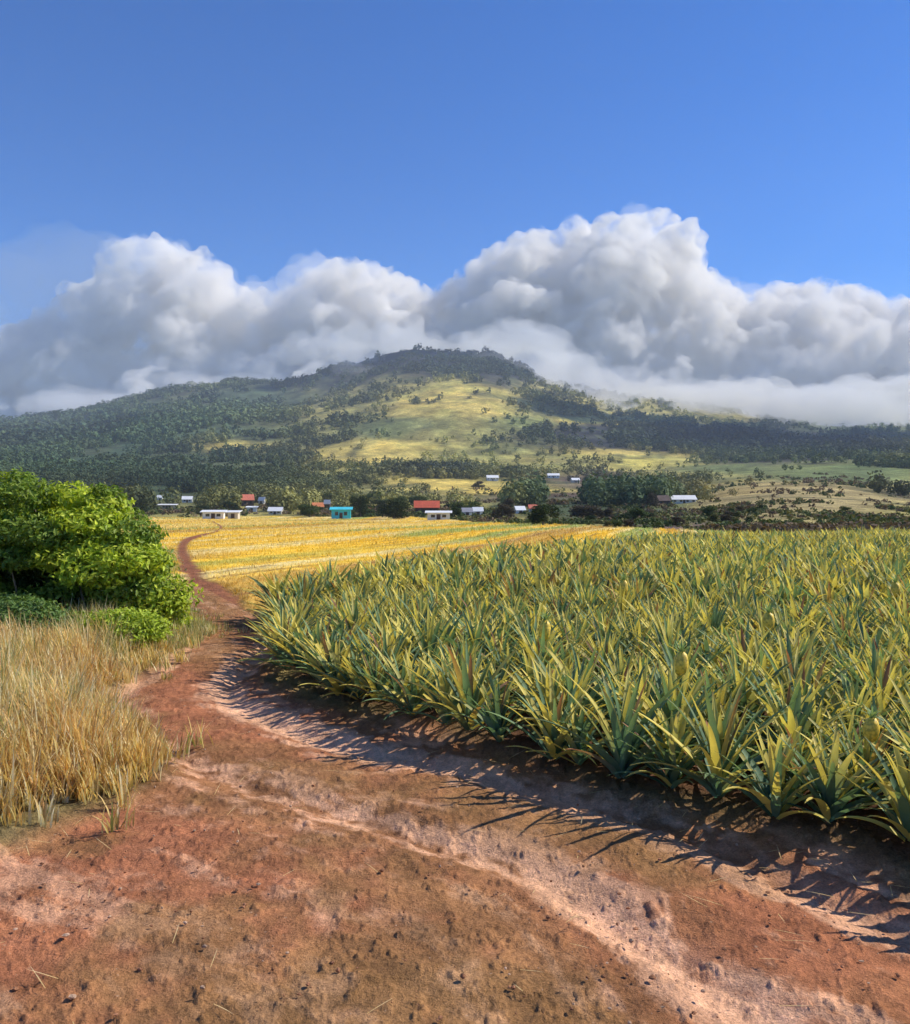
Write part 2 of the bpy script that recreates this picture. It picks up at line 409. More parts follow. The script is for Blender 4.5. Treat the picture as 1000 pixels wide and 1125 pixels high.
    tri = np.array([(jj, (jj+1) % na, na) for jj in range(na)])[:, ::-1]
    me = mesh_np('path', capV, tri, M_road, np.vstack([Cc[:na], [red]]), True); link('path', me, kind='structure')

def field_col(x, y):
    # crop rows run across the slope, rising gently to the right
    ca, sa = math.cos(math.radians(17)), math.sin(math.radians(17))
    v = x*ca-y*sa; u = x*sa+y*ca
    w = v+fbm(u/45., v/30., 111, 3)*3.2+.00045*(u-40)**2
    s = vnoise(w/1.5, u/60., 113); s2 = vnoise(w/3.6, u/110., 117)
    gold = np.array((.86,.555,.065)); straw = np.array((.84,.66,.26)); green = np.array((.30,.42,.13)); ochre = np.array((.50,.30,.09)); furrow = np.array((.20,.09,.04))
    c = gold+(straw-gold)*sstep(.35, .65, s)[..., None]
    k = sstep(.62, .78, s2)[..., None]*.75; c = c*(1-k)+green*k
    k = sstep(.30, .18, s2)[..., None]*.6 if False else (1-sstep(.16, .32, s2))[..., None]*.7; c = c*(1-k)+ochre*k
    fu = np.abs(((w/1.5) % 1)-.5)*2
    k = (sstep(.62, .9, fu)*sstep(.25, .55, vnoise(u/9., w/1.5, 119)))[..., None]*.8; c = c*(1-k)+furrow*k
    return c, fu
build_ground()

def ground_z(x, y):
    x = np.asarray(x, float); y = np.asarray(y, float)
    R = np.hypot(x, y); wn = 1-sstep(25, 60, R)
    return terrain(x, y)+wn*near_surface(x, y, 0)
def find_d(px, py, d0=90, d1=3100):
    d = np.exp(np.linspace(math.log(d0), math.log(d1), 3000)); x = (px-CX)/F*d
    yy = HY-F*(terrain(x, d)-CAMZ)/d
    i = np.argmax(yy <= py); return float(d[i] if yy[i] <= py else d[-1])

# ------------------------------------------------------------------ haze and clouds
def vol_mat(name, dens, col=(1,1,1), aniso=0.0, ragged=None):
    m = bpy.data.materials.new(name); m.use_nodes = True; n = m.node_tree
    n.nodes.remove(n.nodes['Principled BSDF'])
    v = N(n, 'ShaderNodeVolumePrincipled'); v.inputs['Density'].default_value = dens; v.inputs['Color'].default_value = (*col, 1); v.inputs['Anisotropy'].default_value = aniso
    n.links.new(v.outputs[0], n.nodes['Material Output'].inputs['Volume'])
    m.cycles.homogeneous_volume = ragged is None
    if ragged:
        sc, lo, hi, step = ragged
        t = N(n, 'ShaderNodeTexNoise'); t.inputs['Scale'].default_value = sc; t.inputs['Detail'].default_value = 5; t.inputs['Roughness'].default_value = .62
        tc = N(n, 'ShaderNodeTexCoord'); n.links.new(tc.outputs['Object'], t.inputs['Vector'])
        mr = N(n, 'ShaderNodeMapRange'); mr.inputs['From Min'].default_value = lo; mr.inputs['From Max'].default_value = hi; mr.inputs['To Max'].default_value = dens
        n.links.new(t.outputs['Fac'], mr.inputs['Value']); n.links.new(mr.outputs[0], v.inputs['Density'])
        m.cycles.volume_step_rate = step
    return m
def ico(sub):
    import bmesh
    bm = bmesh.new(); bmesh.ops.create_icosphere(bm, subdivisions=sub, radius=1.0)
    V = np.array([v.co for v in bm.verts]); T = np.array([[v.index for v in f.verts] for f in bm.faces]); bm.free(); return V, T
ICO2 = ico(2)
def cloud(name, blobs, dens, voxel, disp, col=(1,1,1), ragged=None):
    V0, T0 = ICO2; VV = []; TT = []; n = 0
    for (x, y, z, rx, ry, rz) in blobs:
        VV.append(V0*np.array((rx, ry, rz))+np.array((x, y, z))); TT.append(T0+n); n += len(V0)
    me = mesh_np(name, np.vstack(VV), np.vstack(TT), vol_mat(name+'_air', dens, col, 0.0, ragged))
    o = link(name, me, kind='stuff')
    md = o.modifiers.new('union', 'REMESH'); md.mode = 'VOXEL'; md.voxel_size = voxel
    for k, (sc, st) in enumerate(disp):
        tx = bpy.data.textures.new('puffs', 'CLOUDS'); tx.noise_scale = sc; tx.noise_depth = 3; tx.noise_basis = 'BLENDER_ORIGINAL' if k else 'VORONOI_F1'
        m2 = o.modifiers.new('puffs', 'DISPLACE'); m2.texture = tx; m2.texture_coords = 'GLOBAL'; m2.strength = -st if k == 0 else st; m2.mid_level = .5
    md = o.modifiers.new('union', 'REMESH'); md.mode = 'VOXEL'; md.voxel_size = voxel*.8
    return o
def cloudpt(px, py, d): return ((px-CX)/F*d, d, CAMZ+(HY-py)*d/F)
def cumulus():
    D = 7000.; rb = np.random.default_rng(11); bl = []
    top = [(-150,330),(-60,345),(0,362),(60,345),(100,310),(140,262),(175,256),(215,278),(255,310),(300,318),(350,290),(400,282),(440,292),(475,318),(500,312),(530,285),(570,258),(620,245),(660,240),(700,232),(725,230),(750,262),(775,300),(810,322),(850,312),(900,308),(950,318),(1000,330),(1100,320),(1200,350)]
    tx = [t[0] for t in top]; ty = [t[1] for t in top]
    for px in np.arange(-200, 1250, 17):
        yt = np.interp(px, tx, ty); base = np.interp(px, [-200, 0, 150, 450, 640, 700, 1000, 1250], [480, 480, 465, 430, 445, 470, 480, 480])
        yy = yt
        while yy < base:
            r = rb.uniform(22, 40)*(0.75 if yy < yt+25 else 1.15)
            dd = D+rb.uniform(-350, 350)-(yy-yt)*3
            cyc = yy+r*.95
            if cyc+r*.2 > base+12: cyc = base-4
            x, y, z = cloudpt(px+rb.uniform(-9, 9), cyc, dd)
            s = dd/F
            bl.append((x, y, z, r*s*rb.uniform(.9, 1.25), r*s*rb.uniform(1.0, 1.5), r*s*rb.uniform(.8, 1.0)))
            yy += r*.8
    return bl
cloud('cumulus_cloud', cumulus(), .017, 27., [(300., 240.), (110., 150.), (46., 74.)], col=(.975,.958,.93), ragged=(.005, .42, .64, .12))
def wisps(spec, seed, jit=1.0):
    r = np.random.default_rng(seed); bl = []
    for (px0, px1, py0, py1, d, n, rx, ry) in spec:
        for i in range(n):
            dd = d*r.uniform(.93, 1.07); x, y, z = cloudpt(r.uniform(px0, px1), r.uniform(py0, py1), dd); q = dd/F
            a = rx*r.uniform(.5, 1.3)*q; b = ry*r.uniform(.5, 1.3)*q
            bl.append((x, y, z, a, a*.9, b))
    return bl
# thin ragged veils round the cumulus and a grey shower on the left
def edge_veil():
    r = np.random.default_rng(4); bl = []
    top = [(-150,330),(-60,345),(0,362),(60,345),(100,310),(140,262),(175,256),(215,278),(255,310),(300,318),(350,290),(400,282),(440,292),(475,318),(500,312),(530,285),(570,258),(620,245),(660,240),(700,232),(725,230),(750,262),(775,300),(810,322),(850,312),(900,308),(950,318),(1000,330),(1100,320),(1200,350)]
    for px in np.arange(-120, 1120, 14):
        yt = np.interp(px, [t[0] for t in top], [t[1] for t in top])+r.uniform(4, 60); dd = r.uniform(6500, 7300); q = dd/F
        x, y, z = cloudpt(px+r.uniform(-10, 10), yt+12, dd); a = r.uniform(20, 38)*q
        bl.append((x, y, z, a*1.2, a*1.1, a*.8))
    return bl
cloud('cloud_veil', edge_veil(), .0015, 34., [(300., 330.), (110., 170.), (42., 70.)])
cloud('summit_cloud', wisps([(330,470,368,392,3900,10,34,16),(470,620,372,400,3900,12,38,18),(560,660,395,420,3500,8,34,12)], 15), .0035, 16., [(200., 150.), (70., 80.), (25., 30.)], col=(.98,.98,.97))
def shadow_cloud(px0, px1, d0, d1, zt, n, seed):
    # unseen cloud added beyond the frame to throw its shadow on the slope
    r = np.random.default_rng(seed); bl = []
    for i in range(n):
        d = r.uniform(d0, d1); x = (r.uniform(px0, px1)-CX)/F*d; k = (2700-zt)/sdir.z
        a = r.uniform(90, 150); bl.append((x+sdir.x*k, d+sdir.y*k, 2700+r.uniform(-40, 60), a, a*1.1, 70))
    cloud('unseen_shadow_cloud', bl, .02, 26., [(220., 130.), (80., 60.)])
shadow_cloud(600, 1010, 1750, 2350, 130, 30, 1)
shadow_cloud(370, 600, 2950, 3400, 500, 16, 2)
cloud('rain_veil', wisps([(-120,90,260,420,6500,13,75,60)], 8), .00060, 60., [(500., 400.), (160., 160.)], col=(.50,.60,.74))
# mist lying on the right shoulder of the mountain and along the left ridge
cloud('mist', wisps([(650,1060,432,452,2900,22,52,8),(590,700,438,455,2700,8,28,6),(820,1100,446,460,2850,12,50,8),(700,1080,425,440,3300,12,60,9)], 12), .0062, 11., [(160., 110.), (60., 60.), (20., 22.)], col=(1,.99,.96))
cloud('summit_mist', wisps([(555,650,402,432,2850,12,26,11),(360,430,395,408,2950,6,22,7),(480,560,388,398,2950,6,24,7)], 19), .0016, 12., [(150., 90.), (50., 50.), (20., 20.)])
cloud('ridge_mist', wisps([(-60,190,438,452,3250,14,44,9),(150,330,412,424,3330,6,30,5),(560,680,408,428,3100,8,34,8)], 13), .0030, 12., [(150., 80.), (45., 44.), (18., 18.)])
def haze():
    mb = MB(); mb.box(-6500, 6500, -300, 5200, -260, 720)
    link('haze', mb.mesh('haze', vol_mat('haze_air', 9e-5, (.68,.80,1.0))), kind='stuff')
haze()

# ------------------------------------------------------------------ blades (pineapple leaves, grass)
def blades(base, az, incl, length, width, droop, cols_base, cols_tip, seg=5, chan=.35, prof=None, twist=None, dry=None):
    """vectorised curved strips. arrays over blades; incl = lean from vertical at base (rad), droop = added lean at the tip"""
    n = len(az); t = np.linspace(0, 1, seg+1)
    ang = incl[:, None]+droop[:, None]*t[None, :]**1.5
    dl = (length/seg)[:, None]
    hx = np.concatenate([np.zeros((n, 1)), np.cumsum(np.sin((ang[:, 1:]+ang[:, :-1])/2)*dl, 1)], 1)
    hz = np.concatenate([np.zeros((n, 1)), np.cumsum(np.cos((ang[:, 1:]+ang[:, :-1])/2)*dl, 1)], 1)
    ca, sa = np.cos(az)[:, None], np.sin(az)[:, None]
    cx = base[:, 0:1]+hx*ca; cy_ = base[:, 1:2]+hx*sa; cz = base[:, 2:3]+hz
    if prof is None: prof = np.clip(np.minimum(.55+t*2.0, (1-t)**.7*1.15+.015), 0, 1)
    w = width[:, None]*prof[None, :]*.5
    tw = az[:, None]+math.pi/2 if twist is None else az[:, None]+math.pi/2+twist[:, None]
    sx, sy = np.cos(tw)*w, np.sin(tw)*w
    nx, ny, nz = -np.cos(ang)*ca, -np.cos(ang)*sa, np.sin(ang)      # upper side normal
    if chan > 0:
        off = w*chan*1.2
        Lf = np.stack([cx-sx+nx*off, cy_-sy+ny*off, cz+nz*off], -1)
        Md = np.stack([cx, cy_, cz], -1)
        Rt = np.stack([cx+sx+nx*off, cy_+sy+ny*off, cz+nz*off], -1)
        V = np.stack([Lf, Md, Rt], 2); k = 3
    else:
        V = np.stack([np.stack([cx-sx, cy_-sy, cz], -1), np.stack([cx+sx, cy_+sy, cz], -1)], 2); k = 2
    m = (seg+1)*k
    q = []
    for i in range(seg):
        for j in range(k-1):
            q.append((i*k+j, i*k+j+1, (i+1)*k+j+1, (i+1)*k+j))
    q = np.array(q)
    Q = (q[None]+(np.arange(n)*m)[:, None, None]).reshape(-1, 4)
    tt = (t**1.2)[None, :, None, None]
    C = cols_base[:, None, None, :]*(1-tt)+cols_tip[:, None, None, :]*tt
    if dry is not None:
        kd = np.clip((t[None, :]-(1-dry[:, None]))/.08, 0, 1)[:, :, None, None]; C = C*(1-kd)+np.array((.30,.19,.09))*kd
    C = np.broadcast_to(C, (n, seg+1, k, 3))
    return V.reshape(-1, 3), Q, C.reshape(-1, 3)

BLUE = np.array((.095,.205,.15)); GRN = np.array((.22,.31,.125)); YEL = np.array((.90,.74,.17)); OLV = np.array((.46,.43,.13))
def rosette(seed, n=40, seg=6, h=1.0, yellow=.3, wid=.094):
    r = np.random.default_rng(seed)
    i = np.arange(n); f = (i+.5)/n                       # 0 = inner, 1 = outer
    az = i*2.39996+r.uniform(-.3, .3, n)
    incl = np.radians(6+50*f**.9+r.uniform(-9, 9, n))
    droop = np.radians(8+38*f+r.uniform(-8, 16, n))
    L = h*(.55+.42*np.sin(f*2.4+.25)+r.uniform(-.16, .12, n))
    wd = wid*(.8+.4*r.random(n))
    base = np.stack([np.cos(az)*.035*f, np.sin(az)*.035*f, .03+.16*(1-f)], 1)
    k = r.random(n)
    cb = BLUE[None]*(.7+.6*r.random((n, 1)))
    gt = np.where((k < .55)[:, None], GRN[None], OLV[None])*(.75+.5*r.random((n, 1)))
    ct = np.where((k > 1-yellow)[:, None], YEL[None]*(.7+.4*r.random((n, 1))), gt)
    cb = np.where((k > 1-yellow*.45)[:, None], (OLV*.6+YEL*.4)[None], cb)
    ct = np.where((r.random(n) < .05)[:, None], np.array((.42,.16,.07))[None], ct)
    dry = np.where(r.random(n) < .45, r.uniform(.02, .16, n), 0) if seg > 5 else None
    tw = r.normal(0, .35, n)
    return blades(base, az, incl, L, wd, droop, cb, ct, seg, .38, None, tw, dry)

# pineapple fruit: stem, knobbly yellow fruit, little green crown
def fruit_mat():
    m, n, b = mat('pineapple_fruit', .5, .4)
    v = tex(n, 34, kind='voronoi')
    n.links.new(ramp(n, v, [(.0, (.88,.66,.10)), (.45, (.86,.58,.07)), (.75, (.50,.36,.05))]), b.inputs['Base Color']); return m
M_fruit = fruit_mat()
def fruit_meshes():
    mb = MB(); mb.tube([(0,0,.1),(0,0,.4),(0.01,0,.67)], [.022,.02,.02], 7, GRN*.8); st = mb.mesh('stem', M_pine, True)
    V, T = ico(3); th = np.arctan2(V[:, 1], V[:, 0]); bumpy = 1+.07*np.sin(th*8+V[:, 2]*9)*np.sin(-th*8+V[:, 2]*14)
    V = V*bumpy[:, None]*np.array((.08,.08,.125))+np.array((.01,0,.78))
    fr = mesh_np('fruit', V, T, M_fruit, None, True)
    n = 16; i = np.arange(n); r = np.random.default_rng(5); f = (i+.5)/n
    v, q, c = blades(np.tile([.01, 0, .88], (n, 1)), i*2.4, np.radians(8+45*f), .14+.06*r.random(n), np.full(n, .026), np.radians(20+20*f), np.tile(GRN, (n, 1)), np.tile(GRN*1.4, (n, 1)), 4, .3)
    cr = mesh_np('crown', v, q, M_pine, c, True)
    return st, fr, cr

def bed_positions():
    P = []; r = np.random.default_rng(3)
    sp = .54; ca, sa = math.cos(math.radians(62)), math.sin(math.radians(62))
    for i in range(-160, 160):
        for j in range(-160, 160):
            a = i*sp*1.12+(j % 2)*.0; b = j*sp*.92+(i % 2)*.3
            x = a*ca-b*sa+20; y = a*sa+b*ca+25
            P.append((x, y))
    P = np.array(P)+r.uniform(-.13, .13, (len(P), 2))
    m = inside(BED, P[:, 0], P[:, 1]) & (P[:, 1] > 1.0) & (P[:, 0] < P[:, 1]*.72+3.5)
    P = P[m]; dd = pdist(BED, P[:, 0], P[:, 1]); P = P[dd > .12]
    return P
BP = bed_positions()
# a close-set front row along the bed's edge
edge_s = np.concatenate([[0], np.cumsum(np.hypot(*np.diff(PB_near, axis=0).T))])
rr = np.random.default_rng(17)
FR = []
s_ = .15
while s_ < edge_s[-1]:
    FR.append((np.interp(s_, edge_s, PB_near[:, 0]), np.interp(s_, edge_s, PB_near[:, 1]))); s_ += rr.uniform(.36, .56)
FR = np.array(FR)+rr.uniform(-.12, .12, (len(FR), 2))
keep = np.array([np.min(np.hypot(FR[:, 0]-p[0], FR[:, 1]-p[1])) > .34 for p in BP]) ; BP = BP[keep]
ALL = np.vstack([FR, BP]); isfr = np.arange(len(ALL)) < len(FR)
dist = np.hypot(ALL[:, 0], ALL[:, 1]); pxp = CX+F*ALL[:, 0]/ALL[:, 1]
inframe = (pxp > -30) & (pxp < 1035) & (HY+F*(CAMZ-1.15)/ALL[:, 1] < 1125)
order = np.argsort(np.where(inframe, dist, 1e6))
ind = set(order[:300].tolist())
VAR = []
for k in range(16):
    v, q, c = rosette(100+k, (34, 42, 28)[k % 3], 9, (.80, .88, .72, .84)[k % 4], .50+.12*(k % 3), .084)
    VAR.append(mesh_np('leaves', v, q, M_pine, c, True))
ST, FRU, CRW = fruit_meshes()
ZG = ground_z(ALL[:, 0], ALL[:, 1])+.04
def pineapple():
    r = random.Random(9)
    root = None
    front = sorted([i for i in ind if isfr[i]], key=lambda i: pxp[i])
    nf = len(front); rank = {i: k for k, i in enumerate(front)}
    fruit_px = [(958,790),(600,700),(745,740),(985,650),(840,690),(690,650)]
    fr_id = {}
    for (fx, fy) in fruit_px:
        c = [(abs(pxp[i]-fx)+abs(HY+F*(CAMZ-.6)/ALL[i, 1]-fy-20), i) for i in ind if not isfr[i] and i not in fr_id]
        fr_id[min(c)[1]] = (fx, fy)
    ordn = ['first','second','third','fourth','fifth','sixth','seventh','eighth','ninth','tenth','eleventh','twelfth','thirteenth','fourteenth','fifteenth']
    proto = bpy.data.objects.new('pineapple_plant', None); lp = bpy.data.objects.new('leaves', VAR[0]); lp.parent = proto
    behind = {}
    for k in range(min(15, nf)):
        fi = front[nf-1-k]; c = sorted((math.hypot(ALL[i, 0]-ALL[fi, 0]-.25, ALL[i, 1]-ALL[fi, 1]-.5), i) for i in ind if not isfr[i] and i not in fr_id and i not in behind and ALL[i, 1] > ALL[fi, 1])
        if c and c[0][0] < .7: behind[c[0][1]] = k
    frs = sorted(fr_id, key=lambda i: dist[i]); firstused = False
    for i in sorted(ind, key=lambda i: dist[i]):
        o = proto if not firstused else proto.copy(); l = lp if not firstused else lp.copy()
        firstused = True
        COL.objects.link(o); COL.objects.link(l); l.parent = o
        l.data = VAR[r.randrange(len(VAR))]
        o.location = (ALL[i, 0], ALL[i, 1], ZG[i]); o.rotation_euler = (r.uniform(-.10, .10), r.uniform(-.10, .10), r.uniform(0, 6.28))
        sc = r.uniform(.80, 1.16)*(1.03 if isfr[i] else 1); o.scale = (sc, sc, sc*r.uniform(.95, 1.1))
        o['category'] = 'pineapple plant'; o['group'] = 'pineapple plants in the dense bed beside the dirt road'
        d = dist[i]
        if i in rank:
            k = rank[i]; kr = nf-1-k
            if kr < 15: o['label'] = 'spiky pineapple plant edging the dirt road, %s from the lower right corner' % ordn[kr]
            elif k < 15: o['label'] = 'blue green pineapple plant edging the bed, %s from its far left corner' % ordn[k]
            else: o['label'] = 'pineapple plant in the middle stretch of the row edging the road'
        elif i in fr_id:
            k = frs.index(i)
            s = link('stem', ST, o); f = link('fruit', FRU, s); link('crown', CRW, f)
            o['label'] = '%snearest of the few pineapple plants holding up a yellow fruit' % ('' if k == 0 else ordn[k]+' ')
        elif i in behind:
            o['label'] = 'pineapple plant right behind the %s edge plant from the lower right corner' % ordn[behind[i]]
        else:
            o['label'] = 'fruitless green and yellow pineapple plant crowded inside the bed behind its front row'
pineapple()
# the rest of the bed
def rest_of_bed():
    r = np.random.default_rng(77); VV = []; QQ = []; CC = []; n = 0
    vs = [rosette(300+k, 22, 4, .86, .62, .115) for k in range(6)]; vf = [rosette(320+k, 15, 3, .88, .66, .16) for k in range(6)]
    for i in range(len(ALL)):
        if i in ind: continue
        v, q, c = (vs if dist[i] < 22 else vf)[r.integers(6)]
        a = r.uniform(0, 6.28); sc = r.uniform(.9, 1.25)*(1.0 if dist[i] < 16 else 1.12); ca, sa = math.cos(a)*sc, math.sin(a)*sc
        v2 = np.stack([v[:, 0]*ca-v[:, 1]*sa+ALL[i, 0], v[:, 0]*sa+v[:, 1]*ca+ALL[i, 1], v[:, 2]*sc*r.uniform(.9, 1.1)+ZG[i]], 1)
        VV.append(v2); QQ.append(q+n); CC.append(c*r.uniform(.6, 1.25)); n += len(v2)
    me = mesh_np('pineapple_bed', np.vstack(VV), np.vstack(QQ), M_pine, np.vstack(CC), True)
    link('pineapple_bed', me, label='far part of the pineapple bed with spiky leaves up to the hills', cat='pineapple plants', kind='stuff')
rest_of_bed()

# ------------------------------------------------------------------ grass on the verge and golden crop
def scatter_in(poly, n, r, dens=None):
    lo = poly.min(0); hi = poly.max(0); out_ = []
    tot = 0
    while tot < n:
        p = r.uniform(lo, hi, (n*3, 2)); m = inside(poly, p[:, 0], p[:, 1]); p = p[m]
        if dens is not None: p = p[r.random(len(p)) < dens(p[:, 0], p[:, 1])]
        out_.append(p); tot += len(p)
    return np.vstack(out_)[:n]
STRAW = np.array((.84,.60,.25)); PSTRAW = np.array((.92,.80,.50)); GG = np.array((.30,.34,.12)); RUST = np.array((.68,.38,.15))
def grass(name, poly, ntuft, per, hgt, wid, label, seed, mixg=.25, lean=.35):
    r = np.random.default_rng(seed)
    P = scatter_in(poly, ntuft, r)
    E = P[pdist(poly, P[:, 0], P[:, 1]) < .3]; E = E[r.random(len(E)) < .45]; P = np.vstack([P, E+r.normal(0, .26, E.shape)])
    z = ground_z(P[:, 0], P[:, 1])
    edge = pdist(poly, P[:, 0], P[:, 1]); edge = edge*inside(poly, P[:, 0], P[:, 1]); hs = np.clip(.40+edge*.9, .40, 1)*(.45+.85*r.random(len(P))**1.3)
    tn = fbm(P[:, 0]*.6, P[:, 1]*.6, seed, 3)*.5+.5
    I = np.repeat(np.arange(len(P)), per); n = len(I)
    rad = np.abs(r.normal(0, .07, n)); a0 = r.uniform(0, 6.28, n)
    base = np.stack([P[I, 0]+np.cos(a0)*rad, P[I, 1]+np.sin(a0)*rad, z[I]-.02], 1)
    td = r.uniform(0, 6.28, len(P)); az = np.where(r.random(n) < .55, td[I]+r.normal(0, .35, n), a0); L = hgt*hs[I]*r.uniform(.5, 1.1, n)
    k = r.random(n)+(tn[I]-.5)*.8
    ct = np.where((k < mixg)[:, None], GG, np.where((k < .6)[:, None], STRAW, np.where((k < .85)[:, None], PSTRAW, RUST)))*r.uniform(.75, 1.2, (n, 1))
    cb = ct*.55+GG*.35
    v, q, c = blades(base, az, np.abs(r.normal(.12, lean*.5, n)), L, wid*r.uniform(.6, 1.3, n), r.uniform(.1, .9, n), cb, ct, 4, 0)
    me = mesh_np(name, v, q, M_grass, c, True)
    return link(name, me, label=label, cat='grass', kind='stuff')
VERGE = np.vstack([G([(-150,905),(-40,905),(20,895),(90,880),(140,868),(168,850),(182,826),(150,800),(96,778),(118,756),(160,732),(190,716),(150,700),(60,700),(-150,720)])])
grass('dry_grass', VERGE, 2500, 22, .70, .019, 'tall straw coloured dry grass on the left verge of the dirt road', 5, .10, .5)
BANK = G([(196,716),(232,700),(236,690),(215,676),(190,668),(120,690),(150,712)])
grass('bank_grass', BANK, 420, 14, .42, .012, 'pale tuft grass under the bush where the road bends', 6, .45)
L_OUT = np.array([[-3.7, 6.4], [-4.2, 4.5], [-4.4, 3.2], [-7, 3.2], [-9, 6.4]])
grass('side_grass', np.vstack([G([(-150,905),(-60,905)]), L_OUT]) if False else L_OUT, 700, 14, .5, .011, 'dry grass clumps at the lower left border of the track', 8, .3)
L_BACK = G([(-400,700),(60,700),(150,690),(205,672),(197,640),(192,604),(120,596),(-400,600)])
grass('meadow_grass', L_BACK, 5200, 8, .4, .02, 'green and straw grass growing around the foot of the big bush', 9, .55)

def litter():
    r = np.random.default_rng(33); RN = np.vstack([RL[RL[:, 1] < 16], RR[RR[:, 1] < 16][::-1]]) if False else ROAD
    n = 5000; y = 3.6+15*r.random(n)**1.9; x = r.uniform(-.56, .56, n)*y; m = inside(ROAD, x, y); x = x[m]; y = y[m]
    cl = fbm(x*1.3, y*1.3, 161, 3)*.5+.5; m = r.random(len(x)) < sstep(.35, .75, cl)*1.0+.12; x = x[m]; y = y[m]; n = len(x)
    V0, T0 = ico(1); s_ = .004+.013*r.random(n)**4; sc = s_[:, None]*r.uniform(.6, 1.4, (n, 3)); sc[:, 2] *= .65
    V = V0[None]*(1+.18*r.normal(size=(n, len(V0), 1)).clip(-1.5, 1.5))*sc[:, None, :]+np.stack([x, y, ground_z(x, y)-.035+s_*.2], 1)[:, None, :]
    Q = T0[None]+(np.arange(n)*len(V0))[:, None, None]
    c = np.where(r.random((n, 1)) < .35, np.array((.50,.33,.22)), np.array((.36,.17,.09)))*r.uniform(.7, 1.2, (n, 1))
    link('gravel', mesh_np('gravel', V.reshape(-1, 3), Q.reshape(-1, 3), M_road, np.repeat(c, len(V0), 0)), kind='stuff', label='small stones and clods lying on the red dirt road', cat='gravel')
    # fallen straw beside the verge and the bed
    n = 1500; y = 4+11*r.random(n)**1.5; x = r.uniform(-.55, .5, n)*y; m = inside(ROAD, x, y); x = x[m]; y = y[m]; e = pdist(ROAD, x, y); m = r.random(len(x)) < np.exp(-e/.5)+.05; x = x[m]; y = y[m]; n = len(x)
    v, q, c = blades(np.stack([x, y, ground_z(x, y)-.01], 1), r.uniform(0, 6.28, n), r.uniform(1.3, 1.55, n), r.uniform(.05, .25, n), np.full(n, .007), r.uniform(-.1, .2, n), np.tile(STRAW*.8, (n, 1)), np.tile(PSTRAW*.8, (n, 1)), 3, 0)
    link('straw', mesh_np('straw', v, q, M_grass, c), kind='stuff', label='broken straw lying along the edges of the dirt road', cat='straw')
litter()
def golden_crop():
    r = np.random.default_rng(21)
    n0 = 120000
    # sample with density falling with distance so that each picture row gets its share
    px = r.uniform(-80, 880, n0*2); d = np.exp(r.uniform(math.log(19), math.log(340), n0*2))
    x = (px-CX)/F*d; m = inside(GF, x, d) & (~inside(ROAD, x, d)); x = x[m]; y = d[m]
    c, fu = field_col(x, y); k = (fu < .62) | (r.random(len(x)) < .25); x = x[k]; y = y[k]; c = c[k]; n = len(x)
    sc = np.clip(y/60., .55, 2.4)
    base = np.stack([x, y, terrain(x, y)-.03], 1)
    ct = np.minimum(c*r.uniform(.85, 1.3, (n, 1)), .9); cb = c*.8
    v, q, cc = blades(base, r.uniform(0, 6.28, n), np.abs(r.normal(.7, .35, n)), .26*sc**.55*r.uniform(.6, 1.2, n), .05*sc, r.uniform(.1, .8, n), cb, ct, 2, 0)
    me = mesh_np('golden_crop', v, q, M_grass, cc, True)
    link('golden_crop', me, label='golden yellow crop standing in curved rows on the field beyond the pineapples', cat='crop', kind='stuff')
golden_crop()

# ------------------------------------------------------------------ trees and bushes
def leaf_cloud(clumps, dens, size, cols, seed, shell=.55, up=.0, flat=1.0):
    """leaf-sized folded faces spread through ellipsoid clumps; clumps rows: x,y,z,rx,ry,rz,tone"""
    r = np.random.default_rng(seed); P = []; NN = []; CC = []
    for (x, y, z, rx, ry, rz, tone) in clumps:
        n = int(dens*(rx*ry+rx*rz+ry*rz)*4)
        u = r.normal(size=(n, 3)); u /= np.linalg.norm(u, axis=1)[:, None]
        rr_ = shell+(1-shell)*r.random(n)**.6
        rr_ *= 1+.16*np.sin(u[:, 0]*7+x*3)*np.sin(u[:, 1]*6+y)+.10*r.normal(size=n)
        P.append(np.array((x, y, z))+u*rr_[:, None]*np.array((rx, ry, rz)))
        NN.append(u*.7+r.normal(size=(n, 3))*.55+np.array((0, 0, up)))
        cA, cB = cols[int(tone)]
        t = r.random(n)[:, None]; CC.append((np.array(cA)*(1-t)+np.array(cB)*t)*r.uniform(.75, 1.25, (n, 1)))
    P = np.vstack(P); Nn = np.vstack(NN); Cc = np.vstack(CC); Nn /= np.linalg.norm(Nn, axis=1)[:, None]
    n = len(P); a = r.normal(size=(n, 3)); a -= (a*Nn).sum(1)[:, None]*Nn; a /= np.linalg.norm(a, axis=1)[:, None]
    b = np.cross(Nn, a); s = size*r.uniform(.6, 1.35, n)[:, None]
    V = np.stack([P-a*s, P-b*s*.45+Nn*s*.12, P+a*s, P+b*s*.45+Nn*s*.12], 1).reshape(-1, 3)
    Q = np.arange(4*n).reshape(-1, 4)
    return V, Q, np.repeat(Cc, 4, 0)
def limb_tree(mb, base, height, clumps, r0, seed, ntrunk=1, col=(1,1,1)):
    r = random.Random(seed); fork = Vector((base[0], base[1], base[2]+height*.28))
    p0 = Vector(base)-Vector((0, 0, .15)); mid = (p0+fork)/2+Vector((r.uniform(-.05, .05), 0, 0))*height*.3
    mb.tube([p0, mid, fork], [r0*1.25, r0, r0*.85], 9)
    for (x, y, z, *_r) in clumps:
        e = Vector((x, y, z)); m = fork.lerp(e, .45)+Vector((r.uniform(-1, 1), r.uniform(-1, 1), r.uniform(-.2, .8)))*height*.05
        m2 = fork.lerp(e, .75)+Vector((r.uniform(-1, 1), r.uniform(-1, 1), r.uniform(-.2, .8)))*height*.04
        mb.tube([fork-Vector((0, 0, height*.05)), m, m2, e], [r0*.5, r0*.33, r0*.2, r0*.08], 6)

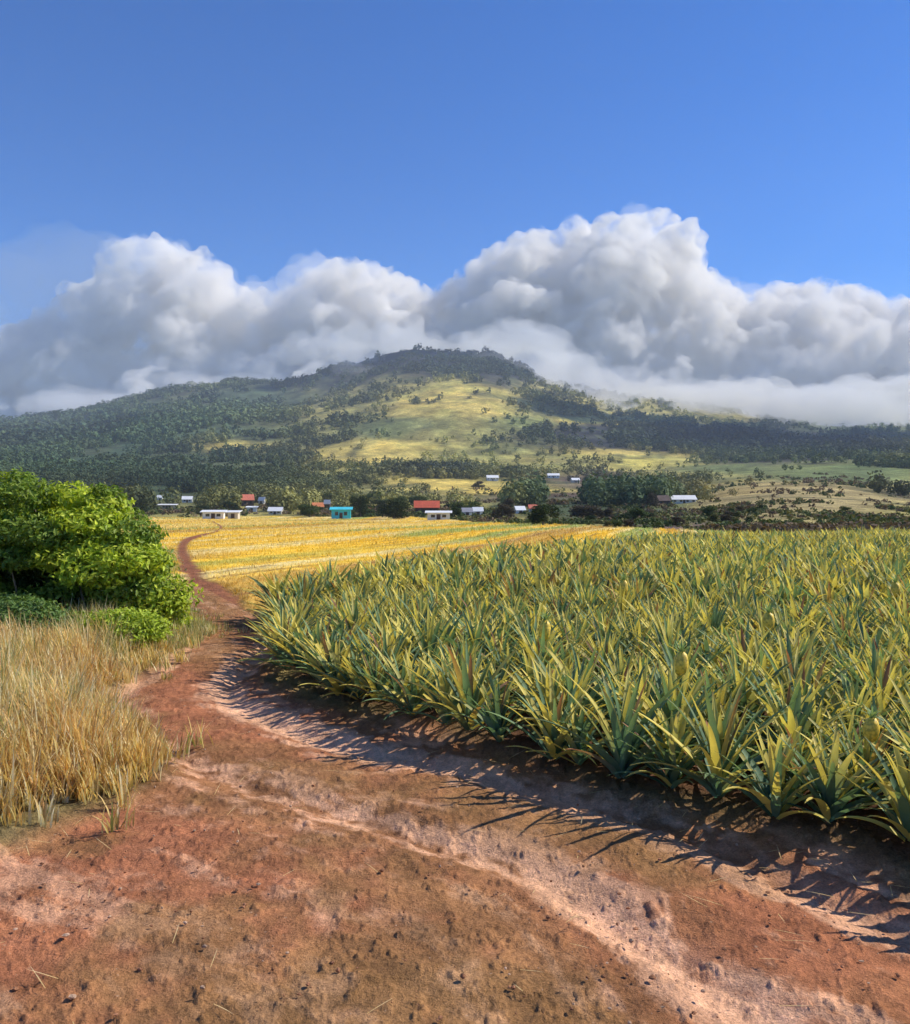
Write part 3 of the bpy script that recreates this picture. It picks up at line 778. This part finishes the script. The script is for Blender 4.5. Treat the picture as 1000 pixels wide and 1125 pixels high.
# big bush beside the road: layered clumps, leaves painted lit above, shaded below
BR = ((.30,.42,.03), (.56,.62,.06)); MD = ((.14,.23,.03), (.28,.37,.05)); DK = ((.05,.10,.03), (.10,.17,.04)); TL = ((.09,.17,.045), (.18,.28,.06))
def big_bush():
    D0 = 17.5; r = random.Random(31)
    bx, by = (58-CX)/F*D0, D0; bz = float(ground_z(bx, by))
    root = link('bush', None, loc=(bx, by, bz), label='large rounded bright green bush overhanging the bend of the dirt road', cat='bush')
    def P(px, py, dd=0): d = D0+dd; return ((px-9-CX)/F*d-bx, d-by, CAMZ+(HY-py)*d/F-bz)
    sil = [(-90,550),(-40,536),(0,526),(45,524),(90,525),(128,540),(156,568),(176,598),(188,632),(192,660)]
    cl = []
    for (px, py) in sil:
        for k in range(2):
            x, y, z = P(px-10*k-6, py+20+14*k, (-.9, .7)[k]*r.uniform(.6, 1.2)); s = r.uniform(.42, .62)
            cl.append((x, y, z, s*1.25, s*1.15, s*.62, 1 if r.random() < .45 else 0))
    rows = [(-60,590),(-10,572),(40,566),(90,572),(130,590),(-30,610),(25,600),(75,598),(118,612),(155,630),(60,575),(100,560),(-80,640),(170,650),(150,600)]
    for (px, py) in rows:
        x, y, z = P(px, py+14, r.uniform(-1.7, -.6)); s = r.uniform(.4, .62); cl.append((x, y, z, s*1.4, s*1.1, s*.5, r.choice((0, 0, 1))))
    for (px, py) in [(150,665),(178,672),(135,650),(110,655),(165,690),(185,655)]:
        x, y, z = P(px, py, r.uniform(-1.4, -.3)); s = r.uniform(.35, .5); cl.append((x, y, z, s*1.2, s, s*.6, r.choice((1, 2))))
    for (px, py) in [(-70,640),(-35,650),(0,645),(35,655),(70,650),(100,640),(20,668),(60,672),(-10,672),(100,672)]:
        x, y, z = P(px, py, r.uniform(-1.3, -.7)); s = r.uniform(.3, .44); cl.append((x, y, z, s*1.4, s*.9, s*.5, 1))
    for i in range(14):   # stray sprays breaking the outline
        px = r.uniform(-60, 185); py = float(np.interp(px, [p[0] for p in sil], [p[1] for p in sil]))+r.uniform(-4, 6)
        x, y, z = P(px, py, r.uniform(-.8, .8)); s = r.uniform(.10, .2); cl.append((x, y, z, s*1.3, s, s*1.1, r.choice((0, 1))))
    for i in range(16):
        x, y, z = P(r.uniform(-100, 90), r.uniform(560, 612), r.uniform(-.6, 1.8)); s = r.uniform(.4, .6); cl.append((x, y, z, s*1.3, s*1.1, s*.6, r.choice((0, 1))))
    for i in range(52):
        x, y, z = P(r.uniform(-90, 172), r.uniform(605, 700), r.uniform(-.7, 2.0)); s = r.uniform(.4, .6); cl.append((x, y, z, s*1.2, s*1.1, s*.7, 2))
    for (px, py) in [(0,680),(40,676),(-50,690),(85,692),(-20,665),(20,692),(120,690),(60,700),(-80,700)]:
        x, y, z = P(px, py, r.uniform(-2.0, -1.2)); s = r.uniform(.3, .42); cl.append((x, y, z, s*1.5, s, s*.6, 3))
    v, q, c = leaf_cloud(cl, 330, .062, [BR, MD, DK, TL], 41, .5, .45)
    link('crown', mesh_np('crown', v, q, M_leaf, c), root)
    mb = MB()
    limb_tree(mb, (0, .3, 0), 2.6, cl[::6], .07, 5)
    for px in (22, 104, 96):
        x, y, z = P(px, 690, -1.25)
        mb.tube([(x, y, -.1), (x+.15, y, .4), (x+.3*r.uniform(-1, 1), y, .9), (x+.8*r.uniform(-1, 1), y+.2, 1.6)], [.032, .025, .018, .008], 7)
    link('trunk', mb.mesh('trunk', M_bark, True), root)
big_bush()
def small_bush(px, py_base, d, w, h, cols, label, seed, n=10, size=.04):
    r = random.Random(seed); x = (px-CX)/F*d; z = float(ground_z(x, d))
    root = link('shrub', None, loc=(x, d, z), label=label, cat='shrub')
    cl = []
    for i in range(n):
        a = r.uniform(0, 6.28); q = r.uniform(0, .75)
        s = w*.26*r.uniform(.8, 1.2); hz = h*(.35+.42*(1-q*q))*r.uniform(.8, 1.1)
        cl.append((math.cos(a)*q*w*.5, math.sin(a)*q*w*.4, hz, s, s*.9, s*.62, 0 if hz > h*.48 else 1))  # upper clumps painted as lit leaves, lower ones as shaded
    v, q, c = leaf_cloud(cl, 650, size, cols, seed, .45, .5)
    link('foliage', mesh_np('foliage', v, q, M_leaf, c), root)
    mb = MB(); limb_tree(mb, (0, 0, 0), h*.7, cl[::2], .03, seed); link('stem', mb.mesh('stem', M_bark, True), root)
small_bush(140, 722, 14.2, 1.35, .72, [((.30,.42,.03), (.48,.56,.06)), MD], 'small glowing yellow green shrub in front of the big bush', 51, 12)
small_bush(20, 705, 14.6, 2.2, .75, [TL, DK], 'low dark green shrub under the left side of the big bush', 52, 12)
small_bush(85, 700, 14.9, 1.2, .55, [MD, DK], 'low mid green shrub between the dark shrub and the glowing one', 53, 8)

# ------------------------------------------------------------------ village houses
HOUSES = []
def house(px, pyb, wpx, hpx, roofm, wallm, label, rz=0.0, kind='gable', depth=.7, name='house', cat='house', d=None, open_shed=False):
    d = d or find_d(px, pyb); x = (px-CX)/F*d; z = float(terrain(x, d)); w = max(wpx*d/F, 3.0); h = max(hpx*d/F, 2.3); dp = w*depth if w < 14 else 9.0
    root = link(name, None, loc=(x, d, z-.15), rz=rz, label=label, cat=cat, group='houses of the village below the mountain')
    wh = h*(.55 if kind == 'gable' else .8); HOUSES.append((px, pyb, wpx, hpx, d))
    mb = MB(); a, b = w/2*.94, dp/2*.94
    mb.box(-a, a, -b, b, -1.2, wh)
    if kind == 'gable':   # gable triangles at the ends (as thin prisms)
        for sx in (-a, a-.12):
            mb.add([(sx,-b,wh),(sx+.12,-b,wh),(sx+.12,b,wh),(sx,b,wh),(sx,0,h*.96),(sx+.12,0,h*.96)], [(0,1,5,4),(2,3,4,5),(0,4,3,3),(1,2,5,5)])
    link('wall', mb.mesh('wall', wallm), root)
    mb = MB(); e = .45; t = .14
    if kind == 'gable':
        for s in (-1, 1):
            y0 = s*(dp/2+e*.6); z0 = wh-.25
            mb.add([(-w/2-e*.5, y0, z0), (w/2+e*.5, y0, z0), (w/2+e*.5, 0, h), (-w/2-e*.5, 0, h), (-w/2-e*.5, y0, z0+t), (w/2+e*.5, y0, z0+t), (w/2+e*.5, 0, h+t), (-w/2-e*.5, 0, h+t)],
                   [(0,3,2,1),(4,5,6,7),(0,1,5,4),(1,2,6,5),(2,3,7,6),(3,0,4,7)])
    else:
        mb.add([(-w/2-e,-dp/2-e,wh),(w/2+e,-dp/2-e,wh),(w/2+e,dp/2+e,wh+h*.2),(-w/2-e,dp/2+e,wh+h*.2),(-w/2-e,-dp/2-e,wh+t),(w/2+e,-dp/2-e,wh+t),(w/2+e,dp/2+e,wh+h*.2+t),(-w/2-e,dp/2+e,wh+h*.2+t)],
               [(0,3,2,1),(4,5,6,7),(0,1,5,4),(1,2,6,5),(2,3,7,6),(3,0,4,7)])
    link('roof', mb.mesh('roof', roofm), root)
    mb = MB(); mb.box(-.5, .5, -b-.06, -b+.02, -.1, min(2.1, wh*.85)); link('door', mb.mesh('door', M_dark), root)
    nw = max(1, int(w/5))
    for s in (-1, 1):
        for k in range(nw):
            cx_ = s*(1.4+k*2.6)
            if abs(cx_)+.6 > a: continue
            mb = MB(); mb.box(cx_-.5, cx_+.5, -b-.05, -b+.02, wh*.42, wh*.8); link('window', mb.mesh('window', M_glass), root)
    return root
house(235, 570, 24, 7, M_whroof, M_white, 'long low white building at the far edge of the golden field, leftmost', .05, 'shed', .35)
house(257, 570, 12, 6, M_whroof, M_cream, 'short cream and white building right of the long white one', -.1, 'shed', .6)
house(272, 556, 13, 13, M_coral, M_dark, 'dark walled house with a coral red roof above the white cottages', .35)
house(288, 554, 7, 8, M_whroof, M_white, 'tiny white cottage right of the coral roofed house', -.3)
house(277, 562, 11, 6, M_whroof, M_white, 'small white shed just below the coral roofed house', .1, 'shed')
house(303, 565, 15, 8, M_whroof, M_cream, 'white roofed cottage right of the coral roofed house', .0)
house(349, 561, 12, 9, M_orange, M_dark, 'small orange roofed house left of the turquoise building', .4)
house(360, 558, 7, 9, M_whroof, M_dark, 'narrow dark hut with a white roof behind the turquoise building', -.2)
house(375, 570, 22, 13, M_teal, M_teal, 'bright turquoise sheet metal building beside the golden field', .08, 'shed', .5)
house(469, 565, 27, 15, M_redroof, M_dark, 'dark house under a wide bright red roof, the reddest in the village', .06, 'gable', .6)
house(482, 571, 26, 8, M_whroof, M_white, 'white low annex in front of the bright red roof', .0, 'shed', .4)
house(513, 572, 8, 6, M_grey, M_white, 'small white hut just right of the red roofed house', .2, d=265)
house(525, 572, 6, 6, M_whroof, M_white, 'tiny white hut second to the right of the red roofed house', .1, d=270)
house(571, 564, 8, 6, M_whroof, M_white, 'small white cottage among dark trees, lower of the middle pair', .3)
house(586, 562, 7, 5, M_coral, M_cream, 'tiny cream cottage among dark trees with a pinkish roof', .1)
house(541, 528, 13, 6, M_whroof, M_white, 'lone white house on the hillside, highest on the left', .1)
house(608, 525, 13, 5, M_whroof, M_white, 'white house higher up the hillside in the middle', .0)
house(632, 530, 9, 5, M_whroof, M_cream, 'small cream house on the hillside right of the middle one', .2)
house(750, 553, 28, 9, M_whroof, M_white, 'long white roofed farm building on the right hillside', .12, 'gable', .4)
house(728, 556, 14, 12, M_dark, M_dark, 'dark barn just left of the long white farm building', .3)
house(206, 552, 11, 7, M_whroof, M_white, 'small white house half hidden in forest left of the village', .2)
house(176, 549, 6, 5, M_whroof, M_white, 'tiny white hut farthest left among the forest trees', .1)
house(184, 559, 20, 5, M_whroof, M_cream, 'narrow white greenhouse roof between bush and village', .0, 'shed', .3)

# ------------------------------------------------------------------ trees of the village and the wooded slopes
FD = ((.020,.038,.016), (.05,.075,.025)); FM = ((.045,.075,.022), (.09,.13,.035)); FO = ((.08,.09,.03), (.15,.15,.05)); FB = ((.055,.048,.035), (.11,.09,.06))
def tree_mesh(seed, cols, n=9, dens=5.0, size=.38, sp=1.0):
    r = random.Random(seed); cl = []
    for i in range(n):
        a = r.uniform(0, 6.28); q = r.uniform(.1, .8); zz = r.uniform(.20, .82)
        s = r.uniform(.2, .34)*6
        cl.append((math.cos(a)*q*3.0*sp*(1.15-zz*.5), math.sin(a)*q*3.0*sp*(1.15-zz*.5), zz*7.2, s, s, s*.75, 0))
    v, q, c = leaf_cloud(cl, dens, size, [cols], seed, .4, .3)
    mb = MB(); limb_tree(mb, (0, 0, 0), 5.5, cl[::3], .22, seed)
    return mesh_np('crown', v, q, M_far, c), mb.mesh('trunk', M_bark, True)
TV = [(tree_mesh(600+k, (FD, FM, FO, FB)[k % 4], 10, 14.0, .25, (1, 1.25, .8)[k % 3]), k % 4) for k in range(12)]
TREEN = ['dark green', 'mid green', 'olive', 'brownish']
def ordinal(k):
    o1 = 'first second third fourth fifth sixth seventh eighth ninth tenth eleventh twelfth thirteenth fourteenth fifteenth sixteenth seventeenth eighteenth nineteenth twentieth'.split()
    if k <= 20: return o1[k-1]
    tens = {2: 'twenty', 3: 'thirty', 4: 'forty', 5: 'fifty'}; 
    return {30: 'thirtieth', 40: 'fortieth', 50: 'fiftieth'}.get(k) or tens[k//10]+'-'+o1[k % 10-1]
def village_trees():
    r = random.Random(71); lst = []
    special = [(396,568,22,30,0,'tall dark round tree right of the turquoise building'), (433,570,40,26,0,'broad dark olive tree left of the red roofed house'),
               (597,577,34,30,0,'dense dark green tree standing up from the golden field edge'), (340,568,34,16,1,'low green tree between the white cottages and turquoise building'),
               (318,560,26,18,1,'green tree right of the white roofed cottage'), (255,562,22,15,0,'dark tree behind the short cream building'),
               (552,570,26,18,3,'brownish tree left of the small white cottage pair'), (500,570,16,16,0,'dark tree between the red roofed house and the tiny huts'),
               (700,572,32,17,1,'wide low green tree below the dark barn'), (745,577,20,12,3,'brown thorny tree below the long white farm building'),
               (718,558,16,18,3,'dark brown tree beside the barn'), (640,568,40,18,3,'mauve brown tree on the slope above the field edge'),
               (62,462,12,13,1,'lone round tree on the left mountain skyline')]
    for (px, pb, w, h, k, lab) in special: lst.append((px, pb, w, h, k, lab))
    for px in np.arange(150, 800, 8.5):
        base = np.interp(px, [150, 300, 450, 560, 640, 740, 800], [566, 566, 568, 575, 579, 582, 582])
        px2 = px+r.uniform(-4, 4)
        for row in range(2):
            w = r.uniform(14, 28); h = r.uniform(7, 14) if row == 0 else r.uniform(8, 18)
            b = base-r.uniform(0, 2) if row == 0 else base-r.uniform(5, 14)
            if row == 0 and (225 < px2 < 265 or 362 < px2 < 388 or 462 < px2 < 498):
                if r.random() < .5: continue
                w, h = r.uniform(6, 9), r.uniform(3.5, 5)
            if row == 0 and r.random() < .35: continue
            if any(abs(px2-hx) < hw/2+w*.35 and b > hb-3 for hx, hb, hw in ((272,562,30),(300,565,22),(349,561,14),(360,560,8),(750,553,30),(571,564,10),(586,562,9))): continue
            lst.append((px2, b, w, h, r.choice((0, 0, 1, 2, 3) if px2 > 480 else (0, 0, 1, 1, 2)), None))
    for i in range(40):
        px = r.uniform(520, 800) if i < 28 else r.uniform(800, 1000); b = float(np.interp(px, [560, 700, 800, 900, 1000], [548, 556, 570, 574, 570]))+r.uniform(-16, 8)
        lst.append((px, b, r.uniform(9, 22), r.uniform(5, 11), r.choice((0, 1, 2, 3)), None))
    lst2 = []
    for t in lst:
        px, pb, w, h, k, lab = t
        if lab is None:
            w = min(w, h*1.6); d = find_d(px, pb, 60)
            if any(abs(px-hx) < hw/2+w*.45 and d < hd+6 and pb > hy-hh-h for hx, hy, hw, hh, hd in HOUSES): continue
        lst2.append((px, pb, w, h, k, lab))
    lst = sorted(lst2, key=lambda t: t[0]); cnt = {}
    for (px, pb, w, h, k, lab) in lst:
        d = find_d(px, pb, 60); x = (px-CX)/F*d; z = float(terrain(x, d))
        opts = [t for t in TV if t[1] == k]; (cm, tm), _ = opts[r.randrange(len(opts))]
        sx = w*d/F/6.6; sz = h*d/F/7.4
        if lab is None:
            zone = 'around the village houses' if px < 500 else ('edging the golden field' if pb > 566 and px < 760 else 'on the right hillside')
            grp = '%s trees %s' % (TREEN[k], zone); cnt[grp] = cnt.get(grp, 0)+1; lab = '%s from the left among the %s' % (ordinal(cnt[grp]), grp)
        else: grp = None
        key = 'tree'
        o = bpy.data.objects.new('tree', None); COL.objects.link(o); o.location = (x, d, z-.2); o.rotation_euler = (0, 0, r.uniform(0, 6.28)); o.scale = (sx, sx, sz)
        o['label'] = lab; o['category'] = 'tree'
        if grp: o['group'] = grp
        link('crown', cm, o); link('trunk', tm, o)
village_trees()

def scrub():
    r = np.random.default_rng(6); n0 = 60000
    px = r.uniform(120, 1150, n0); d = np.exp(r.uniform(math.log(78), math.log(700), n0)); x = (px-CX)/F*d
    z = terrain(x, d); py = HY-F*(z-CAMZ)/d; nz = fbm(x/22., d/40., 181, 4, .6)
    near = np.exp(-((py-np.interp(px, [120, 450, 560, 640, 740, 1000], [564, 566, 573, 577, 579, 580]))/6.)**2)
    keep = (r.random(n0) < np.clip(.10+.55*near+1.5*(nz-.05), .01, 1)*.5) & ~inside(GF, x, d) & ~inside(BED, x, d)
    for (hx, hy, hw, hh, hd) in HOUSES: keep &= ~((np.abs(px-hx) < hw/2+1) & (np.abs(d-hd) < 6))
    x, y, z, px = x[keep], d[keep], z[keep], px[keep]; n = len(x); m = 16
    u = r.normal(size=(n, m, 3)); u /= np.linalg.norm(u, axis=2)[..., None]; u[..., 2] = np.abs(u[..., 2])
    R_ = r.uniform(.5, 1.3, n)*np.clip(y/220., .7, 1.8); H = R_*r.uniform(.7, 1.3, n)
    P = np.stack([x, y, z], 1)[:, None, :]+u*np.stack([R_, R_, H], 1)[:, None, :]*r.uniform(.5, 1.0, (n, m, 1))
    Nn = u+r.normal(size=u.shape)*.4; Nn /= np.linalg.norm(Nn, axis=2)[..., None]
    a = r.normal(size=u.shape); a -= (a*Nn).sum(2)[..., None]*Nn; a /= np.linalg.norm(a, axis=2)[..., None]; b = np.cross(Nn, a)
    s = (R_*.34)[:, None, None]*r.uniform(.7, 1.3, (n, m, 1))
    V = np.stack([P-a*s, P-b*s*.7, P+a*s, P+b*s*.7], 2).reshape(-1, 3)
    k = (fbm(x/30., y/30., 191, 3)*.5+.5+r.normal(0, .12, n))[:, None]
    c = np.where(k < .42, np.array((.07,.10,.035)), np.where(k < .55, np.array((.16,.16,.06)), np.array((.17,.12,.075))))
    Cc = np.repeat((c[:, None, :]*r.uniform(.7, 1.3, (n, m, 1))).reshape(-1, 3), 4, 0)
    link('scrub', mesh_np('scrub', V, np.arange(len(V)).reshape(-1, 4), M_far, Cc), kind='stuff', label='low brown and green scrub beyond the fields and on the near hillside', cat='scrub')
scrub()
def woods():
    r = np.random.default_rng(5); n0 = 240000
    px = r.uniform(-250, 1250, n0); d = np.exp(r.uniform(math.log(330), math.log(3350), n0)); x = (px-CX)/F*d
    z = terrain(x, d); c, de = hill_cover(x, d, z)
    py = HY-F*(z-CAMZ)/d
    hid = np.zeros(n0, bool)
    for (hx, hy, hw, hh, hd) in HOUSES: hid |= (np.abs(px-hx) < hw/2+9) & (d < hd+12) & (py > hy-hh-9)
    keep = ~hid & (r.random(n0) < np.clip(de-.04, 0, 1)**1.35*.42*np.clip(.45+3.6*(fbm(x/110., d/170., 131, 3)+.05), .03, 1.5)*np.where(d < 600, .6, 1.0)) & ~((px > 780) & (d < 800) & (r.random(n0) < .92)) & (py < 562)
    x, y, z, c, px = x[keep], d[keep], z[keep], c[keep], px[keep]; n = len(x)
    # each tree: a lumpy crown of m faces, finer on the nearer slopes
    R0 = r.uniform(2.4, 6.6, n)*(.8+.5*np.clip(de[keep], 0, 1))*np.clip(y/1300., .8, 1.5); H0 = R0*r.uniform(.9, 1.5, n)
    fcol = np.array((.026,.048,.026))+c*.72  # crowns inherit the cover colour, the painted cloud shadow with it
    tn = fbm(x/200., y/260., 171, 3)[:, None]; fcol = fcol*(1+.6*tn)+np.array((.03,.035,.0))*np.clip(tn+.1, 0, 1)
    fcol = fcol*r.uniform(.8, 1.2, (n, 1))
    VV = []; CC = []
    for sel, m, fs in ((y < 800, 110, .17), ((y >= 800) & (y < 1500), 40, .28), (y >= 1500, 20, .42)):
        k = int(sel.sum()); u = r.normal(size=(k, m, 3)); u /= np.linalg.norm(u, axis=2)[..., None]; u[..., 2] = u[..., 2]*.8+.25
        lump = 1+.22*np.sin(u[..., 0]*5+x[sel][:, None])*np.sin(u[..., 1]*5+y[sel][:, None])
        P = np.stack([x[sel], y[sel], z[sel]+H0[sel]*.55], 1)[:, None, :]+u*np.stack([R0[sel], R0[sel], H0[sel]], 1)[:, None, :]*(lump*r.uniform(.55, 1.0, (k, m)))[..., None]
        Nn = u+r.normal(size=u.shape)*.4; Nn /= np.linalg.norm(Nn, axis=2)[..., None]
        a = r.normal(size=u.shape); a -= (a*Nn).sum(2)[..., None]*Nn; a /= np.linalg.norm(a, axis=2)[..., None]; b = np.cross(Nn, a)
        s = (R0[sel]*fs)[:, None, None]*r.uniform(.7, 1.3, (k, m, 1))
        VV.append(np.stack([P-a*s, P-b*s*.7, P+a*s, P+b*s*.7], 2).reshape(-1, 3))
        CC.append(np.repeat((fcol[sel][:, None, :]*r.uniform(.8, 1.2, (k, m, 1))).reshape(-1, 3), 4, 0))
    V = np.vstack(VV); Cc = np.vstack(CC)
    link('woods', mesh_np('woods', V, np.arange(len(V)).reshape(-1, 4), M_far, Cc), kind='stuff', label='distant dark woods covering the slopes of the mountain', cat='woods')
woods()
